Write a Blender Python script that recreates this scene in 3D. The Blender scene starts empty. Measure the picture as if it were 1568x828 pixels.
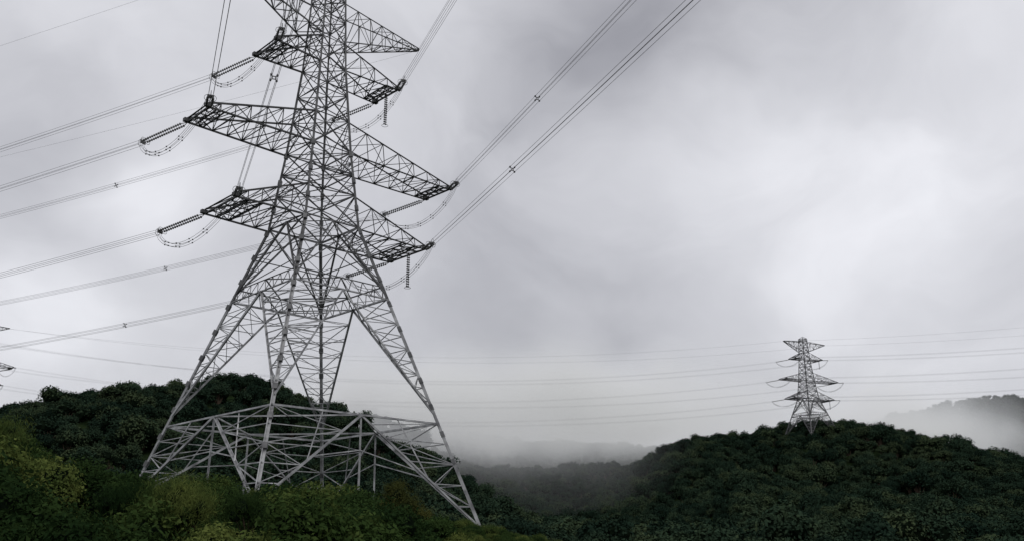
import bpy, math, random
import numpy as np
from mathutils import Vector
random.seed(7); rng=np.random.default_rng(7)
scene=bpy.context.scene
scene.view_settings.view_transform='Standard'
try: scene.view_settings.look='None'
except Exception: pass
scene.view_settings.exposure=0
V=lambda *a: np.array(a,dtype=float)

# ---------------------------------------------------------------- helpers
def new_mat(name):
    m=bpy.data.materials.new(name); m.use_nodes=True
    nt=m.node_tree; nt.nodes.clear()
    return m,nt
def N(nt,t,**kw):
    n=nt.nodes.new(t)
    for k,v in kw.items(): setattr(n,k,v)
    return n
def link(obj,parent=None):
    scene.collection.objects.link(obj)
    if parent: obj.parent=parent
    return obj
def empty(name,loc=(0,0,0),rz=0):
    e=bpy.data.objects.new(name,None); e.location=loc; e.rotation_euler=(0,0,rz); e.empty_display_size=2
    return link(e)

class MB:
    def __init__(s): s.v=[]; s.f=[]; s.m=[]
    def add(s,vs,fs,mi=0):
        o=len(s.v); s.v.extend([tuple(map(float,x)) for x in vs])
        for f in fs: s.f.append(tuple(i+o for i in f)); s.m.append(mi)
    def frame(s,d):
        d=d/ (np.linalg.norm(d)+1e-9)
        up=V(0,0,1) if abs(d[2])<0.95 else V(1,0,0)
        a=np.cross(d,up); a/=np.linalg.norm(a); b=np.cross(a,d)
        return d,a,b
    def bar(s,p,q,w,mi=0,ang=True):
        p=np.array(p,float);q=np.array(q,float)
        d,a,b=s.frame(q-p); h=w/2
        if ang:   # rolled steel angle: L section
            t=w*0.25
            prof=[(-h,-h),(h,-h),(h,-h+t),(-h+t,-h+t),(-h+t,h),(-h,h)]
        else: prof=[(-h,-h),(h,-h),(h,h),(-h,h)]
        n=len(prof)
        vs=[p+a*x+b*y for x,y in prof]+[q+a*x+b*y for x,y in prof]
        fs=[(i,(i+1)%n,n+(i+1)%n,n+i) for i in range(n)]
        s.add(vs,fs,mi)
    def tube(s,pts,r,k=5,mi=0,closed=False):
        pts=[np.array(p,float) for p in pts]; n=len(pts); vs=[];fs=[]
        for i,p in enumerate(pts):
            if closed: d=pts[(i+1)%n]-pts[i-1]
            else: d=pts[min(i+1,n-1)]-pts[max(i-1,0)]
            d,a,b=s.frame(d)
            rr=r[i] if hasattr(r,'__len__') else r
            for j in range(k):
                t=2*math.pi*j/k; vs.append(p+a*rr*math.cos(t)+b*rr*math.sin(t))
        for i in range(n if closed else n-1):
            for j in range(k):
                i2=(i+1)%n
                fs.append((i*k+j,i*k+(j+1)%k,i2*k+(j+1)%k,i2*k+j))
        s.add(vs,fs,mi)
    def box(s,c,d,w,h,t,mi=0):
        d,a,b=s.frame(np.array(d,float)); c=np.array(c,float); vs=[]
        for x in(-1,1):
            for y in(-1,1):
                for z in(-1,1): vs.append(c+d*h/2*x+a*w/2*y+b*t/2*z)
        s.add(vs,[(0,1,3,2),(4,6,7,5),(0,4,5,1),(2,3,7,6),(0,2,6,4),(1,5,7,3)],mi)
    def obj(s,name,mats,parent=None,smooth=False):
        me=bpy.data.meshes.new(name); me.from_pydata(s.v,[],s.f)
        for m in mats: me.materials.append(m)
        me.polygons.foreach_set('material_index',s.m)
        if smooth: me.polygons.foreach_set('use_smooth',[True]*len(s.f))
        me.update(); o=bpy.data.objects.new(name,me)
        return link(o,parent)

# ---------------------------------------------------------------- materials
def steel(name,c,metal=0.3,rough=0.5):
    m,nt=new_mat(name); o=N(nt,'ShaderNodeOutputMaterial'); p=N(nt,'ShaderNodeBsdfPrincipled')
    p.inputs['Metallic'].default_value=metal; p.inputs['Roughness'].default_value=rough
    g=N(nt,'ShaderNodeNewGeometry'); n=N(nt,'ShaderNodeTexNoise'); n.inputs['Scale'].default_value=0.9; n.inputs['Detail'].default_value=4
    r=N(nt,'ShaderNodeValToRGB'); r.color_ramp.elements[0].position=.3; r.color_ramp.elements[1].position=.7
    r.color_ramp.elements[0].color=(c*.45,c*.45,c*.47,1); r.color_ramp.elements[1].color=(c*1.4,c*1.42,c*1.43,1)
    nt.links.new(g.outputs['Position'],n.inputs['Vector']); nt.links.new(n.outputs['Fac'],r.inputs[0]); nt.links.new(r.outputs[0],p.inputs['Base Color'])
    nt.links.new(p.outputs[0],o.inputs[0]); return m
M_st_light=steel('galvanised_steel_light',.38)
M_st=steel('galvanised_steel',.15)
M_st_dark=steel('dark_steel',.06,.2,.6)  # darker steel tone, used on the cross-arms
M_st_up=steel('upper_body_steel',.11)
M_ins=steel('insulator_glaze',.11,0,.3)
M_wire=steel('aluminium_conductor',.12,.5,.5)
M_conc=steel('footing_concrete',.2,0,.9)
MATS=[M_st_light,M_st,M_st_dark,M_conc,M_st_up]

def foliage(name,c1,c2,c3,rw=.55,trans=.25,sc=1.3):
    m,nt=new_mat(name); o=N(nt,'ShaderNodeOutputMaterial'); p=N(nt,'ShaderNodeBsdfDiffuse')
    oi=N(nt,'ShaderNodeObjectInfo'); g=N(nt,'ShaderNodeNewGeometry')
    n=N(nt,'ShaderNodeTexNoise'); n.inputs['Scale'].default_value=.05; n.inputs['Detail'].default_value=3
    n2=N(nt,'ShaderNodeTexNoise'); n2.inputs['Scale'].default_value=sc; n2.inputs['Detail'].default_value=1
    nt.links.new(g.outputs['Position'],n.inputs['Vector']); nt.links.new(g.outputs['Position'],n2.inputs['Vector'])
    a=N(nt,'ShaderNodeMath',operation='MULTIPLY_ADD'); a.inputs[1].default_value=rw
    b=N(nt,'ShaderNodeMath',operation='MULTIPLY_ADD'); b.inputs[1].default_value=.7
    nt.links.new(oi.outputs['Random'],a.inputs[0]); nt.links.new(n.outputs['Fac'],b.inputs[0]); 
    c=N(nt,'ShaderNodeMath',operation='MULTIPLY_ADD'); c.inputs[1].default_value=.7; c.inputs[2].default_value=-.22-rw*.5
    nt.links.new(n2.outputs['Fac'],c.inputs[0]); nt.links.new(c.outputs[0],b.inputs[2]); nt.links.new(b.outputs[0],a.inputs[2])
    r=N(nt,'ShaderNodeValToRGB'); e=r.color_ramp.elements
    e[0].position=.1; e[0].color=(*c1,1); e[1].position=.95; e[1].color=(*c3,1); x=e.new(.55); x.color=(*c2,1)
    nt.links.new(a.outputs[0],r.inputs[0]); nt.links.new(r.outputs[0],p.inputs['Color'])
    if trans<=0: nt.links.new(p.outputs[0],o.inputs[0]); return m
    tr=N(nt,'ShaderNodeBsdfTranslucent'); nt.links.new(r.outputs[0],tr.inputs[0])
    mx=N(nt,'ShaderNodeMixShader'); mx.inputs[0].default_value=trans
    nt.links.new(p.outputs[0],mx.inputs[1]); nt.links.new(tr.outputs[0],mx.inputs[2]); nt.links.new(mx.outputs[0],o.inputs[0]); return m
M_leaf_far=foliage('forest_leaves',(.014,.028,.019),(.028,.049,.030),(.058,.08,.040),.75,0,.5)
M_leaf_near=foliage('shrub_leaves',(.016,.034,.012),(.044,.076,.022),(.135,.165,.045),.85)
M_leaf_yel=foliage('yellow_shrub_leaves',(.045,.055,.018),(.09,.095,.028),(.14,.14,.04))
def plain(name,c,rough=.9):
    m,nt=new_mat(name); o=N(nt,'ShaderNodeOutputMaterial'); p=N(nt,'ShaderNodeBsdfDiffuse')
    p.inputs['Color'].default_value=(*c,1); nt.links.new(p.outputs[0],o.inputs[0]); return m
M_core=plain('painted_shade_core',(.008,.014,.008)); M_bark=plain('bark',(.08,.06,.045))  # solid crown cores block see-through; interior shade is put into their near-black colour

# ---------------------------------------------------------------- terrain
def ridge(x,y,xs,hs,yc,wf,wb,wig=14):
    h=np.interp(x,xs,hs); c=yc+wig*np.sin(x/47.)+wig*.5*np.sin(x/19.+1)
    d=y-c; t=np.where(d<0,-d/wf,d/wb); return h*np.exp(-np.abs(t)**1.6)
def terrain(x,y):
    x=np.asarray(x,float); y=np.asarray(y,float)
    base=-2.6+0*x
    tw=np.clip(2.9-.055*(x+23),-3,7)+2.6
    kw=np.where(x<-25,52.,34.)
    kn=tw*np.exp(-((x+25)/kw)**4)*np.exp(-((y-98)/46.)**4)
    fg=2.2*np.exp(-((x+24)/22.)**4)*np.exp(-((y-45)/16.)**4)
    L=ridge(x,y,[-420,-260,-215,-185,-171,-154,-135,-121,-105,-90,-79,-62,-43,-20,-6,30],
                [26,30,33,37,43,48,52,56,57.5,56,53,47,38,26,14,0],330,108,170,5)
    R=ridge(x*540/500.,y,[-10,14,60,83,95,110,126,149,176,199,226,238,257,302,353,460],
                [4,13,29,46,54,57.5,58,61,62,61,57,51,43,38,36,44],500,150,160,6)
    FR=ridge(x,y,[150,250,292,330,372,415,436,510,700],[20,70,95,112,122,127,122,125,95],785,150,260)
    BK=ridge(x,y,[-500,-260,-145,-100,-67,-24,36,90,145,300],[80,100,117,108,98,90,86,86,80,40],770,120,260)
    SP=ridge(x,y,[-260,-190,-130,-108,-90,-72,-53,-38,-24,-9,20,55,90,120],[40,55,72,76,74,69,60,51,46,43,41,40,36,10],520,90,70,4)
    KN=44*np.exp(-(((x+268)/70.)**2+((y-440)/60.)**2))
    n=1.6*np.sin(x/23+1.3)*np.sin(y/31.)+.9*np.sin(x/9.+y/13.)+.6*np.sin(x/5.3-y/7.1)
    gate=np.clip((y-115)/60,0,1)
    hills=np.maximum.reduce([L,R,FR,BK,SP,KN])
    sp=np.sin(x/28.+.6*np.sin(y/40.))*np.clip(hills/60,0,1)*8*np.exp(-((hills-32)/15.)**2)
    return base+np.maximum(hills,kn+fg)+gate*(n+sp)*.9 - 1.0*gate
def axis_vals(segs):
    out=[]
    for a,b,st in segs: out+=list(np.arange(a,b,st))
    out.append(segs[-1][1]); return np.array(out)
gx=axis_vals([(-2600,-700,190),(-700,-300,20),(-300,420,4),(420,760,20),(760,2600,184)])
gy=axis_vals([(-900,-60,70),(-60,20,8),(20,130,3),(130,620,4),(620,1000,10),(1000,4000,250)])
X,Y=np.meshgrid(gx,gy); Z=terrain(X,Y)
nx,ny=len(gx),len(gy)
me=bpy.data.meshes.new('ground')
verts=np.stack([X.ravel(),Y.ravel(),Z.ravel()],1)
ii=(np.arange(ny-1)[:,None]*nx+np.arange(nx-1)[None,:]).ravel()
faces=np.stack([ii,ii+1,ii+nx+1,ii+nx],1)
me.from_pydata(verts.tolist(),[],faces.tolist()); me.polygons.foreach_set('use_smooth',[True]*len(faces))
gm,nt=new_mat('undergrowth_ground'); o=N(nt,'ShaderNodeOutputMaterial'); p=N(nt,'ShaderNodeBsdfDiffuse')
g=N(nt,'ShaderNodeNewGeometry'); n=N(nt,'ShaderNodeTexNoise'); n.inputs['Scale'].default_value=.35; n.inputs['Detail'].default_value=9; n.inputs['Roughness'].default_value=.7
r=N(nt,'ShaderNodeValToRGB'); r.color_ramp.elements[0].position=.35; r.color_ramp.elements[1].position=.7
r.color_ramp.elements[0].color=(.008,.015,.007,1); r.color_ramp.elements[1].color=(.028,.045,.017,1)
nt.links.new(g.outputs['Position'],n.inputs['Vector']); nt.links.new(n.outputs['Fac'],r.inputs[0]); nt.links.new(r.outputs[0],p.inputs['Color']); nt.links.new(p.outputs[0],o.inputs[0])
me.materials.append(gm); link(bpy.data.objects.new('ground',me))

# ---------------------------------------------------------------- vegetation
def crown(name,nleaf,lobes,leaf,asp,mat,seed,flat=.85,droop=0.,core=.72,trunk=True,noise_r=.3):
    r_=np.random.default_rng(seed)
    lc=[];lr=[]
    for i in range(lobes):
        th=r_.uniform(0,2*math.pi); rad=math.sqrt(r_.uniform(0,1))*.62; z=r_.uniform(-.35,.5)*flat
        lc.append((rad*math.cos(th),rad*math.sin(th),z)); lr.append(r_.uniform(.24,.46))
    lc=np.array(lc); lr=np.array(lr)
    w=lr**2; k=r_.choice(lobes,nleaf,p=w/w.sum())
    d=r_.normal(size=(nleaf,3)); d/=np.linalg.norm(d,axis=1)[:,None]; d[:,2]=np.where(d[:,2]<-.3,-d[:,2],d[:,2])
    rr=lr[k]*(1+noise_r*(r_.random(nleaf)**2*1.6-.55))
    Pp=lc[k]+d*rr[:,None]*np.array([1,1,flat])
    nrm=d*.8+r_.normal(size=(nleaf,3))*.55+np.array([0,0,.35]); nrm/=np.linalg.norm(nrm,axis=1)[:,None]
    t=np.cross(nrm,r_.normal(size=(nleaf,3))); t[:,2]-=droop; t/=np.linalg.norm(t,axis=1)[:,None]
    b=np.cross(nrm,t); s=(leaf*r_.uniform(.6,1.4,nleaf))[:,None]
    q=np.stack([Pp-t*s, Pp+b*s*asp, Pp+t*s, Pp-b*s*asp],1).reshape(-1,3)
    m=MB(); m.v=[tuple(x) for x in q.tolist()]; m.f=[(4*i,4*i+1,4*i+2,4*i+3) for i in range(nleaf)]; m.m=[0]*nleaf
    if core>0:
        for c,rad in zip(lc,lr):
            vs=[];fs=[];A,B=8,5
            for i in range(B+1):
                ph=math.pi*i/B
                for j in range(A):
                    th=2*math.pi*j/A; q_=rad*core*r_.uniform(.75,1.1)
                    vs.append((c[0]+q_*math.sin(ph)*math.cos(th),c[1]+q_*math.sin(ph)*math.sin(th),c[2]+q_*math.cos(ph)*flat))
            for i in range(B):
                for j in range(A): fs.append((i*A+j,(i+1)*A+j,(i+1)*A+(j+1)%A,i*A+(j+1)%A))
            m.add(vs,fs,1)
    if trunk:
        m.tube([(0,0,-1.5),(.02,.01,-.9),(0.03,-.02,-.2)],[.09,.07,.04],6,2)
        for c in lc: m.tube([(.02,0,-.7),tuple(c*.6+np.array([0,0,-.2])),tuple(c)],[.04,.025,.01],4,2)
    me=bpy.data.meshes.new(name); me.from_pydata(m.v,[],m.f)
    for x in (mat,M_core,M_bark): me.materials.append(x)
    me.polygons.foreach_set('material_index',m.m); me.update(); return me

def scatter(name,pts,mesh,tilt=.18):
    vs=[];fs=[]
    for (x,y,z,s) in pts:
        th=random.uniform(0,6.283); nz=Vector((random.gauss(0,tilt),random.gauss(0,tilt),1)).normalized()
        a=nz.cross(Vector((math.cos(th),math.sin(th),0))).normalized(); b=nz.cross(a)
        c=Vector((x,y,z)); h=s/2; o=len(vs)
        for i,j in((-1,-1),(1,-1),(1,1),(-1,1)): vs.append(c+a*h*i+b*h*j)
        fs.append((o,o+1,o+2,o+3))
    me=bpy.data.meshes.new(name+'_points'); me.from_pydata([tuple(v) for v in vs],[],fs)
    par=link(bpy.data.objects.new(name,me)); par.instance_type='FACES'; par.use_instance_faces_scale=True
    par.show_instancer_for_render=False; par.show_instancer_for_viewport=False
    ch=bpy.data.objects.new('tree_crown',mesh); link(ch,par); return par

far_variants=[crown('forest_crown_%d'%i,1800,12,.058,.6,M_leaf_far,20+i,flat=f) for i,f in enumerate((.9,1.05,.8,1.2))]
pts=[[] for _ in far_variants]
def fill(x0,x1,y0,y1,step,smin,smax,cond=None):
    nx_=int((x1-x0)/step); ny_=int((y1-y0)/step)
    xs=x0+(np.arange(nx_)[:,None]+rng.random((nx_,ny_)))*step; ys=y0+(np.arange(ny_)[None,:]+rng.random((nx_,ny_)))*step
    xs=xs.ravel(); ys=ys.ravel(); z=terrain(xs,ys)
    for a,b,c in zip(xs,ys,z):
        if abs(math.atan2(a,b))>math.radians(42): continue
        if cond and not cond(a,b): continue
        s=random.uniform(smin,smax)*(1.35 if random.random()<.12 else 1)
        pts[random.randrange(len(pts))].append((a,b,c+s*random.uniform(.2,.75),s))
fill(-290,60,134,350,6.0,2.9,5.2)
fill(60,420,150,350,6.0,3.0,5.2)
fill(-30,440,350,525,6.0,3.2,5.4)
fill(-330,520,650,800,6.5,3.0,4.6)
fill(-240,110,430,545,6.5,3.2,5.0,lambda a,b: a<20 or b>505)
fill(-60,60,118,134,3.4,1.4,2.6)
fill(12,90,62,150,4.0,1.4,2.2)
for v,pp in zip(far_variants,pts): scatter('forest_trees',pp,v)

near_variants=[crown('shrub_%d'%i,9500,15,.036,.48,M_leaf_near,50+i,flat=f,droop=.2,noise_r=.4) for i,f in enumerate((.85,1.0,.75))]
bamboo=crown('bamboo_clump_leaves',7000,12,.07,.11,M_leaf_near,80,flat=1.15,droop=1.2,core=.5,noise_r=.6)
yel=crown('yellow_shrub_leaves',6000,12,.035,.45,M_leaf_yel,90,flat=1.2,core=.5,noise_r=.6)
bx=[-60,-40,-30,-24.5,-22.9,-22.3,-19.8,-18.2,-16.7,-14.2,-12,-9.5,-7.9,-7,-5.4,-3.9,-2,-1.4,1.4,6]
bh=[5,5.5,5.8,5.7,4.7,4.0,4.0,3.5,3.6,3.1,3.3,3.7,3.4,2.8,2.5,1.7,1.2,.8,.3,-.5]
npts=[[],[],[]]
for yb in np.arange(30,68,5.2):
    for xb in np.arange(-46,5,2.9):
        x=(xb+random.uniform(-1.3,1.3))*yb/45; y=yb+random.uniform(-2.2,2.2)
        top=float(np.interp(x/y*45,bx,bh))*y/45
        top-= .034*abs(y-52)+random.uniform(-.4,1.0)
        s=random.uniform(1.8,3.2)*(1 if x/y*45<-4 else .5)
        if top<-.6: continue
        npts[random.randrange(3)].append((x,y,top-s*.85,s))
for _ in range(330):
    x=random.uniform(-62,14); y=random.uniform(66,124); z=float(terrain(x,y)); s=random.uniform(.7,1.4)
    npts[random.randrange(3)].append((x,y,z+s*.2,s))
for _ in range(170):
    x=random.uniform(-4,15); y=random.uniform(62,100); z=float(terrain(x,y)); s=random.uniform(.7,1.1)
    npts[random.randrange(3)].append((x,y,z+s*.15,s))
for (x,y) in ((-21.5,78.5),(-23.3,78),(-20,78.5),(-24.5,80),(-19,80)):
    npts[random.randrange(3)].append((x,y,float(terrain(x,y))+.9,1.7))
for v,pp in zip(near_variants,npts): scatter('shrubs',pp,v)
bp=[(-24.6,44,4.3,1.7),(-26.5,45,4.4,2.),(-23.4,43,3.0,1.5),(-12.6,34,1.0,1.5),(-11.2,33,.9,1.4),(-13.8,34,1.0,1.3),(-9.6,34,.9,1.1),(-21,40,2.2,1.3)]
scatter('bamboo_clump',bp,bamboo)
scatter('yellow_shrub',[(-6.2,52,2.1,1.35),(-6.6,52.5,2.9,.85),(-5.2,52,1.4,1.1),(-7.2,52,1.5,1.1)],yel)

# ---------------------------------------------------------------- transmission tower
uu=V(.719,.695,0); vv=V(-.695,.719,0)
def rz(z):
    return 5.3+.435*(35.6-z) if z<35.6 else float(np.interp(z,[35.6,45,56,67],[5.3,3.9,2.7,2.1]))
def P(u,v,z): return uu*u+vv*v+V(0,0,z)
CS=[(1,-1),(1,1),(-1,1),(-1,-1)]
def corner(k,z):
    a=.66*rz(z); b=.75*rz(z); return P(CS[k][0]*a,CS[k][1]*b,z)
ARMS=[(35.4,39.4,11.6,13.6,3.6,5),(44.9,49.0,15.15,18.2,2.5,7),(56.0,59.6,7.8,9.3,2.5,4)]
dLv=V(-.906,.423,-.17); dNv=V(.368,-.93,-.05)
def tower_mesh(parent,tk,feet,plates=True,ins=True,dark=2,Ld=dLv,Nd=dNv,upper=4,mats=MATS,low=True):
    m=MB()
    def lerp(a,b,t): return a*(1-t)+b*t
    brk=[35.6,39.6,45,49.1,56,59.6,67]
    for k in range(4):
        zf=feet[k]
        ms=[zf]+[q for q in (8,13,20,27,31,35.6) if q>zf+1]
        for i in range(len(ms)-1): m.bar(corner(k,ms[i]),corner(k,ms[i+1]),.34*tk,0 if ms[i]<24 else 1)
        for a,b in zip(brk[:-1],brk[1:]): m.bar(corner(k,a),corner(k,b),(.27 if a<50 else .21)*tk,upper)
        c=corner(k,zf); m.box(c-V(0,0,.4),(0,0,1),1.1,1.6,1.1,3)
        if plates:
            z=9
            while z<46:
                d=corner(k,z+1)-corner(k,z)
                m.box(corner(k,z),d,.48,.62,.4,1)
                z+= 2.9 if z<36 else 3.4
    def tier(zt,zb_list,n,w,mi):
        for k in range(4):
            k2=(k+1)%4; mid=(corner(k,zt)+corner(k2,zt))/2
            m.bar(corner(k,zt),corner(k2,zt),w*1.1,mi)
            for kk in (k,k2):
                zb=zb_list[kk]; A=corner(kk,zt); B=corner(kk,zb)
                m.bar(mid,B,w*1.2,mi)
                prev=(A,mid)
                for i in range(1,n):
                    t=i/n; a=corner(kk,zt+(zb-zt)*t); b=lerp(mid,B,t)
                    m.bar(a,b,w*.5,mi)
                    if i%2: m.bar(prev[0],b,w*.45,mi)
                    else: m.bar(prev[1],a,w*.45,mi)
                    prev=(a,b)
    tier(35.6,[27.6]*4,5,.17*tk,1)
    tier(27.0,[(14.0 if low else feet[0]+.5)]*4,9,.18*tk,0)
    rings=[(28.4,.13,1),(27.0,.13,0),(35.6,.12,1)]
    if low:
        tier(13.0,[f+.6 for f in feet],5,.20*tk,0); rings.append((13.0,.17,0))
    for zt,w,mi in rings:
        w*=tk
        mids=[(corner(k,zt)+corner((k+1)%4,zt))/2 for k in range(4)]
        for k in range(4):
            m.bar(mids[k],mids[(k+1)%4],w,mi); m.bar(corner(k,zt),corner((k+1)%4,zt),w,mi)
        if zt==13.0:
            for k in range(4): m.bar(lerp(mids[k],mids[(k+1)%4],.5),corner((k+1)%4,zt),w*.6,mi)
        if zt==28.4:
            for k in range(4):
                a,b=corner(k,28.4),corner((k+1)%4,28.4); c,d=corner(k,27),corner((k+1)%4,27)
                for i in range(8):
                    m.bar(lerp(a,b,i/8),lerp(c,d,(i+.5)/8),.08*tk,mi); m.bar(lerp(c,d,(i+.5)/8),lerp(a,b,(i+1)/8),.08*tk,mi)
    if low:
        for k in range(4):
            mid=(corner(k,13)+corner((k+1)%4,13))/2; f=(feet[k]+feet[(k+1)%4])/2
            m.bar(mid,mid*V(1.02,1.02,0)+V(0,0,f),.17*tk,0)
            for kk,o in((k,0.45),((k+1)%4,.45)):
                m.bar(lerp(mid,corner(kk,13),o),lerp(mid,corner(kk,feet[kk]+.6),.55),.12*tk,0)
                m.bar(mid*V(1.01,1.01,0)+V(0,0,9.5),lerp(mid,corner(kk,feet[kk]+.6),.5),.11*tk,0)
    for k in range(4):
        m1=(corner(k,27)+corner((k+1)%4,27))/2; m0=(corner(k,27)+corner((k-1)%4,27))/2
        B=corner(k,14)
        for i in range(1,8):
            t=i/8; a=lerp(m1,B,t); b=lerp(m0,B,t)
            if a[2]<feet[k]: continue
            m.bar(a,b,.09*tk,0)
            a2=lerp(m1,B,(i-1)/8); m.bar(a2,b,.065*tk,0)
    lv=[35.6,39.6,42.3,45,49.1,52.5,56,59.6,62.5,65.5,67]
    for a,b in zip(lv[:-1],lv[1:]):
        for k in range(4):
            k2=(k+1)%4; w=(.13 if a<50 else .105)*tk
            m.bar(corner(k,a),corner(k2,b),w,upper); m.bar(corner(k2,a),corner(k,b),w,upper)
            m.bar(corner(k,b),corner(k2,b),w,upper)
            xm=(corner(k,a)+corner(k2,b)+corner(k2,a)+corner(k,b))/4
            ml=lerp(corner(k,a),corner(k,b),.5); mr_=lerp(corner(k2,a),corner(k2,b),.5)
            m.bar(ml,xm,.07*tk,upper); m.bar(mr_,xm,.07*tk,upper)
            m.bar(ml,lerp(corner(k,a),xm,.5),.06*tk,upper); m.bar(mr_,lerp(corner(k2,a),xm,.5),.06*tk,upper)
        m.bar(corner(0,b),corner(2,b),.08*tk,upper)
    for k in range(4):
        k2=(k+1)%4
        for (za,zb) in ((28.4,35.6),):
            m.bar(corner(k,za),corner(k2,zb),.12*tk,1); m.bar(corner(k2,za),corner(k,zb),.12*tk,1)
            m.bar(corner(k,32),corner(k2,32),.10*tk,1)
    tips=[]
    def arm(sd,zb,zt,L,w,n,tipz,mi,wt=.18,td=.55):
        a0=.66*rz(zb); b0=.75*rz(zb); a1=.66*rz(zt); b1=.75*rz(zt)
        R=[P(sd*a0,-b0,zb),P(sd*a0,b0,zb),P(sd*a1,b1,zt),P(sd*a1,-b1,zt)]
        T=[P(sd*L,-w,tipz),P(sd*L,w,tipz),P(sd*L,w*.97,tipz+td),P(sd*L,-w*.97,tipz+td)]
        for i in range(4):
            m.bar(R[i],T[i],wt*tk,mi); m.bar(T[i],T[(i+1)%4],wt*tk,mi)
        S=[[lerp(R[j],T[j],1-(1-i/n)**1.15) for j in range(4)] for i in range(n+1)]
        for i in range(1,n+1):
            for j in range(4):
                m.bar(S[i][j],S[i][(j+1)%4],.09*tk,mi)
        for i in range(n):
            for j in range(4):
                j2=(j+1)%4
                if i%2: m.bar(S[i][j],S[i+1][j2],.08*tk,mi)
                else: m.bar(S[i][j2],S[i+1][j],.08*tk,mi)
                if j==0:
                    m.bar(S[i][1 if i%2 else 0],S[i+1][0 if i%2 else 1],.09*tk,mi)
        return S,T
    for (zb,zt,LL,LR,w,n) in ARMS:
        for sd,L in((-1,LL),(1,LR)):
            S,T=arm(sd,zb,zt,L,w,n,zb,dark)
            e=1.8 if zb>40 else 3.0
            for q in range(6):
                v=-w+2*w*q/5; m.bar(P(sd*L,v,zb+.02),P(sd*(L-e),v*1.0,zb+.02),.10*tk,dark)
                if q<5:
                    v2=-w+2*w*(q+1)/5; m.bar(P(sd*L,v,zb+.04),P(sd*(L-e),v2,zb+.04),.08*tk,dark)
            for q in(.5,1.): m.bar(P(sd*(L-e*q),-w,zb),P(sd*(L-e*q),w,zb),.14*tk,dark)
            for sv in(-1,1): m.box(P(sd*(L+.1),sv*w,zb+.2),uu,.5,.7,.4,dark)
            tips.append((sd,zb,L,w))
    for sd,L in((-1,12.6),(1,14.2)): arm(sd,60.0,65.4,L,.25,7,64.7,upper,.15,.25)
    for k in range(4): m.bar(corner(k,67),P(0,0,68.2),.12*tk,upper)
    m.obj('steel_lattice',mats,parent)
    im=MB(); jm=MB()
    ends={}
    def string(a,b,r):
        n=int(np.linalg.norm(b-a)/.3); pts=[];rr=[]
        for i in range(n):
            for f,q in((0,.3),(.2,1),(.45,.9),(.6,.3)): pts.append(lerp(a,b,(i+f)/n)); rr.append(r*q)
        im.tube(pts,rr,7,0)
    def ring(c,d,r):
        d,a,b=im.frame(d); im.tube([c+a*r*math.cos(t)+b*r*math.sin(t) for t in np.linspace(0,2*math.pi,13)[:-1]],.028*tk,4,1,closed=True)
    for (sd,zb,L,w) in tips:
        for sv,D,ln in((1,Ld,6.8),(-1,Nd,3.2)):
            a=P(sd*(L),sv*w,zb-.05); D_=D/np.linalg.norm(D); b=a+D_*ln
            side=np.cross(D_,V(0,0,1)); side/=np.linalg.norm(side)
            for o in(-.27,.27):
                string(a+D_*.7+side*o,b-D_*.5+side*o,.15*tk**.6)
                im.tube([a,a+D_*.7+side*o],.05*tk,4,1); im.tube([b-D_*.5+side*o,b],.05*tk,4,1)
                if ins: ring(b-D_*.7+side*o,D_,.34); 
            im.box(b-D_*.3,D_,.7,.12,.4,1)
            if ins: ring(b+V(0,0,.1),side,.42)
            ends[(sd,zb,sv)]=b
        b1=ends[(sd,zb,1)]; b2=ends[(sd,zb,-1)]
        sg=3.4
        for o in(-.2,.2):
            for oz in(0,.35):
                pts=[]
                for t in np.linspace(0,1,19):
                    p=lerp(b1,b2,t); s_=(4*t*(1-t))**.8
                    p=p+uu*(sd*.3*s_+o)+V(0,0,-sg*s_+oz-.2)
                    pts.append(p)
                jm.tube(pts,.022*tk,4)
                if ins:
                    for q in(3,6,9,12,15): jm.box(pts[q],(0,0,1),.12,.12,.12)
        if sd==1 and zb!=44.9:
            t=P(L-.3,-w*.2,zb-.1); bt=t+V(0,0,-4.3); 
            for o in(-.12,.12): string(t+uu*o,bt+uu*o,.13)
            if ins: ring(bt,V(0,0,1),.4)
    im.obj('insulator_strings',[M_ins,M_st],parent); jm.obj('jumper_loops',[M_wire],parent)
    return ends

TX,TY=-23.0,100.0
def foot(k,loc):
    z=4.
    for _ in range(6):
        c=corner(k,z); z=float(terrain(c[0]+loc[0],c[1]+loc[1]))-loc[2]+.5
    return z
tw=empty('transmission_tower',(TX,TY,0))
ends=tower_mesh(tw,1.0,[foot(k,(TX,TY,0)) for k in range(4)])

def clone(src,name,loc,rz_):
    e=empty(name,loc,rz_)
    for c in list(src.children):
        o=bpy.data.objects.new(c.name.split('.')[0],c.data); link(o,e)
    return e
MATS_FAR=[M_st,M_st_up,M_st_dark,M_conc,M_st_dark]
D1=(151.,465.,38.0); a1=math.radians(-20)
dt=empty('transmission_tower',D1,a1)
dend=tower_mesh(dt,1.35,[15.5]*4,plates=False,ins=False,Ld=V(-.95,.1,-.1),Nd=V(.9,-.4,-.1),mats=MATS_FAR,low=False)
D2=(-264.,440.,42.); a2=math.radians(-4)
lt=empty('transmission_tower',D2,a2)
tower_mesh(lt,1.35,[-.5]*4,plates=False,ins=False,Ld=V(-.95,.1,-.1),Nd=V(.8,-.6,-.1),mats=MATS_FAR)
p4=(TX-.906*328,TY+.423*328); p5=(TX+.368*262,TY-.93*262)
D4z=float(terrain(*p4))+1; D5z=float(terrain(*p5))+1
clone(lt,'transmission_tower',(p4[0],p4[1],D4z),0); clone(lt,'transmission_tower',(p5[0],p5[1],D5z),0)

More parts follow.
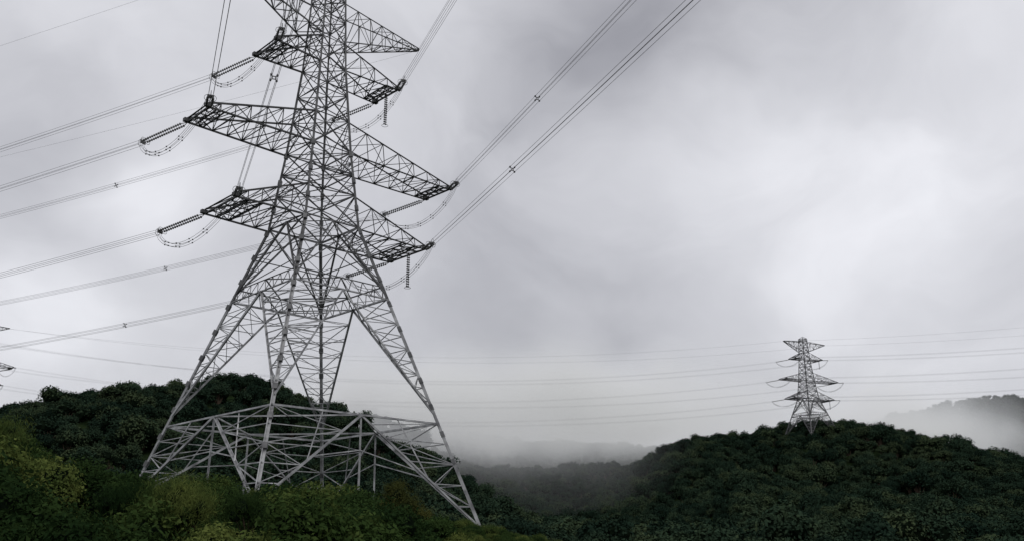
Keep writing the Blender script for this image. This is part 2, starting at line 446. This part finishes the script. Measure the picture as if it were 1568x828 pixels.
# ---------------------------------------------------------------- conductors
def bundle(name,A,B,sag,off,r,n=60,spac=None,k=4,two=False):
    m=MB(); A=np.array(A,float);B=np.array(B,float); L=np.linalg.norm(B-A)
    d,a,b=m.frame(B-A)
    def C(t): return A*(1-t)+B*t-V(0,0,4*sag*t*(1-t))
    ts=np.linspace(0,1,n)
    offs=[(x,y) for x in(-off,off) for y in(-off,off)] if off>0 else [(0,0)]
    if two: offs=[(0,-off),(0,off)]
    for x,y in offs: m.tube([C(t)+a*x+b*y for t in ts],r,k)
    if spac:
        for s in spac:
            if s>L: break
            c=C(s/L); q=[c+a*x*off+b*y*off for x,y in((-1,-1),(1,-1),(1,1),(-1,1))]
            i_=[c+(p-c)*.5 for p in q]
            for i in range(4):
                m.bar(i_[i],i_[(i+1)%4],.06,0,False); m.bar(i_[i],c+(q[i]-c)*1.25,.06,0,False); m.box(q[i],d,.11,.22,.11)
    return m.obj(name,[M_wire])
T0=V(TX,TY,0)
for key,b in ends.items():
    sd,zb,sv=key; A=T0+b
    if sv==1: bundle('power_line',A,A+V(-.906,.423,0)*320+V(0,0,D4z),5.0+D4z*.35,.23,.02,70,[26+i*58+(sd*13) for i in range(6)] if sd>0 else [64+i*58 for i in range(5)])
    else: bundle('power_line',A,A+V(.368,-.93,0)*259+V(0,0,D5z),2.,.23,.02,70,[26+i*52 for i in range(5)])
for sd,L in((-1,12.6),(1,14.2)):
    A=T0+P(sd*L,0,64.7)
    bundle('earth_wire',A,A+V(-.906,.423,0)*328+V(0,0,D4z),4,0,.014); bundle('earth_wire',A,A+V(.368,-.93,0)*262+V(0,0,D5z),2,0,.016)
def rot(p,a): return V(p[0]*math.cos(a)-p[1]*math.sin(a),p[0]*math.sin(a)+p[1]*math.cos(a),p[2])
for key,b in dend.items():
    sd,zb,sv=key
    if sv==1:
        A=V(*D1)+rot(b,a1); B=V(*D2)+rot(dend[(sd,zb,-1)],a2)
        bundle('distant_power_line',A,B,15,.2,.026,60,k=3,two=True)
    else:
        A=V(*D1)+rot(b,a1); B=A+V(330,-70,26)
        bundle('distant_power_line',A,B,9,.2,.03,60,k=3,two=True)
for sd,L in((-1,12.6),(1,14.2)):
    A=V(*D1)+rot(P(sd*L,0,64.7),a1); B=V(*D2)+rot(P(sd*L,0,64.7),a2)
    bundle('distant_earth_wire',A,B,13,0,.03,k=3); bundle('distant_earth_wire',A,A+V(330,-70,26),8,0,.03,k=3)

# ---------------------------------------------------------------- mist
def boxmesh(name,x0,x1,y0,y1,z0,z1,mat):
    vs=[(x,y,z) for x in(x0,x1) for y in(y0,y1) for z in(z0,z1)]
    me=bpy.data.meshes.new(name); me.from_pydata(vs,[],[(0,1,3,2),(4,6,7,5),(0,4,5,1),(2,3,7,6),(0,2,6,4),(1,5,7,3)]); me.materials.append(mat)
    return link(bpy.data.objects.new(name,me))
def mth(nt,op,a,b=None,c=None):
    n=N(nt,'ShaderNodeMath',operation=op)
    for i,v in enumerate((a,b,c)):
        if v is None: continue
        if isinstance(v,(int,float)): n.inputs[i].default_value=v
        else: nt.links.new(v,n.inputs[i])
    return n.outputs[0]
def mrange(nt,src,a,b,c,d,smooth=False):
    m=N(nt,'ShaderNodeMapRange'); 
    if smooth: m.interpolation_type='SMOOTHSTEP'
    for k,v in (('From Min',a),('From Max',b),('To Min',c),('To Max',d)): m.inputs[k].default_value=v
    nt.links.new(src,m.inputs['Value']); return m.outputs[0]
def mist_mat(name,zc_fn,base,amp,wlo,whi,lats,latmin,glow=.2,fade=None,thr=-1.9):
    mm,nt=new_mat(name); o=N(nt,'ShaderNodeOutputMaterial'); vs_=N(nt,'ShaderNodeVolumeScatter')
    vs_.inputs['Color'].default_value=(.97,.98,1,1); vs_.inputs['Anisotropy'].default_value=.1
    tc=N(nt,'ShaderNodeTexCoord'); sx=N(nt,'ShaderNodeSeparateXYZ'); nt.links.new(tc.outputs['Object'],sx.inputs[0])
    nz=N(nt,'ShaderNodeTexNoise'); nz.inputs['Scale'].default_value=.017; nz.inputs['Detail'].default_value=2.5; nt.links.new(tc.outputs['Object'],nz.inputs['Vector'])
    zc=zc_fn(nt,sx); dz0=mth(nt,'SUBTRACT',sx.outputs['Z'],zc)
    dz=mth(nt,'MAXIMUM',mth(nt,'DIVIDE',dz0,whi),mth(nt,'DIVIDE',dz0,-wlo))
    band=mth(nt,'EXPONENT',mth(nt,'MULTIPLY',mth(nt,'MULTIPLY',dz,dz),-1.0))
    lat=None
    for latc,latw,la in lats:
        dx=mth(nt,'DIVIDE',mth(nt,'SUBTRACT',sx.outputs['X'],latc),latw)
        g_=mth(nt,'MULTIPLY',mth(nt,'EXPONENT',mth(nt,'MULTIPLY',mth(nt,'MULTIPLY',dx,dx),-1.0)),la)
        lat=mth(nt,'ADD',g_,latmin) if lat is None else mth(nt,'ADD',lat,g_)
    cl=mth(nt,'MAXIMUM',mth(nt,'MULTIPLY_ADD',nz.outputs['Fac'],5.4,thr),0.0)
    den=mth(nt,'ADD',mth(nt,'MULTIPLY',mth(nt,'MULTIPLY',band,lat),mth(nt,'MULTIPLY',cl,amp)),base)
    if fade: den=mth(nt,'MULTIPLY',den,mrange(nt,sx.outputs['X'],fade[0],fade[1],1,0,True))
    nt.links.new(den,vs_.inputs['Density'])
    em=N(nt,'ShaderNodeEmission'); em.inputs[0].default_value=(.95,.98,1,1); nt.links.new(mth(nt,'MULTIPLY',den,glow),em.inputs[1])  # added self-glow in the mist, standing in for missing multiple scattering
    ad=N(nt,'ShaderNodeAddShader'); nt.links.new(vs_.outputs[0],ad.inputs[0]); nt.links.new(em.outputs[0],ad.inputs[1]); nt.links.new(ad.outputs[0],o.inputs['Volume'])
    return mm
m1=mist_mat('valley_mist_volume',lambda nt,sx: mrange(nt,sx.outputs['X'],120,300,90,74),.00035,.05,17,28,[(15,115,1.0),(285,55,.45)],.03,.24)
boxmesh('valley_mist',-420,620,575,735,-5,175,m1)
m2=mist_mat('hillside_mist_volume',lambda nt,sx: mrange(nt,sx.outputs['X'],-120,10,64,50),.0007,.012,15,16,[(-40,60,1.0)],0.0,.14,(45,88))
boxmesh('hillside_mist',-200,90,395,500,-5,130,m2)

# ---------------------------------------------------------------- sky
w=bpy.data.worlds.new('World'); scene.world=w; w.use_nodes=True; nt=w.node_tree; nt.nodes.clear()
out=N(nt,'ShaderNodeOutputWorld'); tc=N(nt,'ShaderNodeTexCoord')
SUN_EL,SUN_AZ=math.radians(52),math.radians(150)
sky=N(nt,'ShaderNodeTexSky'); sky.sky_type='NISHITA'; sky.sun_disc=False; sky.sun_elevation=SUN_EL; sky.sun_rotation=SUN_AZ
bg1=N(nt,'ShaderNodeBackground'); bg1.inputs[1].default_value=.1; nt.links.new(sky.outputs[0],bg1.inputs[0])
wn=N(nt,'ShaderNodeTexNoise'); wn.inputs['Scale'].default_value=3.6; wn.inputs['Detail'].default_value=4; nt.links.new(tc.outputs['Generated'],wn.inputs['Vector'])
s1=N(nt,'ShaderNodeVectorMath',operation='SUBTRACT'); nt.links.new(wn.outputs['Color'],s1.inputs[0]); s1.inputs[1].default_value=(.5,.5,.5)
s2=N(nt,'ShaderNodeVectorMath',operation='SCALE'); nt.links.new(s1.outputs[0],s2.inputs[0]); s2.inputs['Scale'].default_value=.26
s3=N(nt,'ShaderNodeVectorMath',operation='ADD'); nt.links.new(tc.outputs['Generated'],s3.inputs[0]); nt.links.new(s2.outputs[0],s3.inputs[1])
s4=N(nt,'ShaderNodeVectorMath',operation='NORMALIZE'); nt.links.new(s3.outputs[0],s4.inputs[0])
val=None
for az,el,sg,am in [(7,33,.11,-.27),(3,26,.10,-.06),(15,24,.10,.14),(23,17,.12,.19),(0,11,.19,-.17),(-25,28,.16,.07),
                    (-27,12,.08,.26),(-24,20,.05,.24),(-30,22,.08,-.12),(31,25,.14,.12),(22,33,.07,-.06),(-12,24,.12,.03),(-27,16,.05,-.08)]:
    a,e=math.radians(az),math.radians(el); c=(math.sin(a)*math.cos(e),math.cos(a)*math.cos(e),math.sin(e))
    d=N(nt,'ShaderNodeVectorMath',operation='DOT_PRODUCT'); nt.links.new(s4.outputs[0],d.inputs[0]); d.inputs[1].default_value=c
    g_=mth(nt,'EXPONENT',mth(nt,'MULTIPLY',mth(nt,'SUBTRACT',1.0,d.outputs['Value']),-2/(sg*sg)))
    g_=mth(nt,'MULTIPLY',g_,am); val=g_ if val is None else mth(nt,'ADD',val,g_)
n1=N(nt,'ShaderNodeTexNoise'); n1.inputs['Scale'].default_value=5.5; n1.inputs['Detail'].default_value=6; n1.inputs['Roughness'].default_value=.52; n1.inputs['Distortion'].default_value=.3
mp=N(nt,'ShaderNodeMapping'); mp.inputs['Scale'].default_value=(1,1,1.5); nt.links.new(s4.outputs[0],mp.inputs[0]); nt.links.new(mp.outputs[0],n1.inputs['Vector'])
val=mth(nt,'ADD',val,mth(nt,'MULTIPLY_ADD',n1.outputs['Fac'],.38,-.19))
val=mth(nt,'ADD',val,.645)
sz=N(nt,'ShaderNodeSeparateXYZ'); nt.links.new(tc.outputs['Generated'],sz.inputs[0])
val=mth(nt,'MULTIPLY',val,mrange(nt,sz.outputs['Z'],-.06,.04,.2,1))
cc=N(nt,'ShaderNodeCombineColor')
nt.links.new(mth(nt,'MULTIPLY',val,.985),cc.inputs[0]); nt.links.new(mth(nt,'MULTIPLY',val,.99),cc.inputs[1]); nt.links.new(mth(nt,'ADD',mth(nt,'MULTIPLY',val,1.01),.028),cc.inputs[2])
bg2=N(nt,'ShaderNodeBackground'); nt.links.new(cc.outputs[0],bg2.inputs[0]); bg2.inputs[1].default_value=1
mx=N(nt,'ShaderNodeMixShader'); mx.inputs[0].default_value=.95; nt.links.new(bg1.outputs[0],mx.inputs[1]); nt.links.new(bg2.outputs[0],mx.inputs[2]); nt.links.new(mx.outputs[0],out.inputs[0])
sl=bpy.data.lights.new('sun','SUN'); sl.energy=.7; sl.angle=math.radians(25); sl.color=(1,.96,.9)
so=link(bpy.data.objects.new('sun',sl)); 
sd_=Vector((math.sin(SUN_AZ)*math.cos(SUN_EL),math.cos(SUN_AZ)*math.cos(SUN_EL),math.sin(SUN_EL)))
so.rotation_euler=sd_.to_track_quat('Z','Y').to_euler()

# ---------------------------------------------------------------- camera
cd=bpy.data.cameras.new('camera'); cd.sensor_width=36; cd.lens=32.15; cd.clip_end=9000; cd.clip_start=.1
co=link(bpy.data.objects.new('camera',cd)); co.location=(0,0,0); co.rotation_euler=(math.radians(90+17),0,0)
scene.camera=co
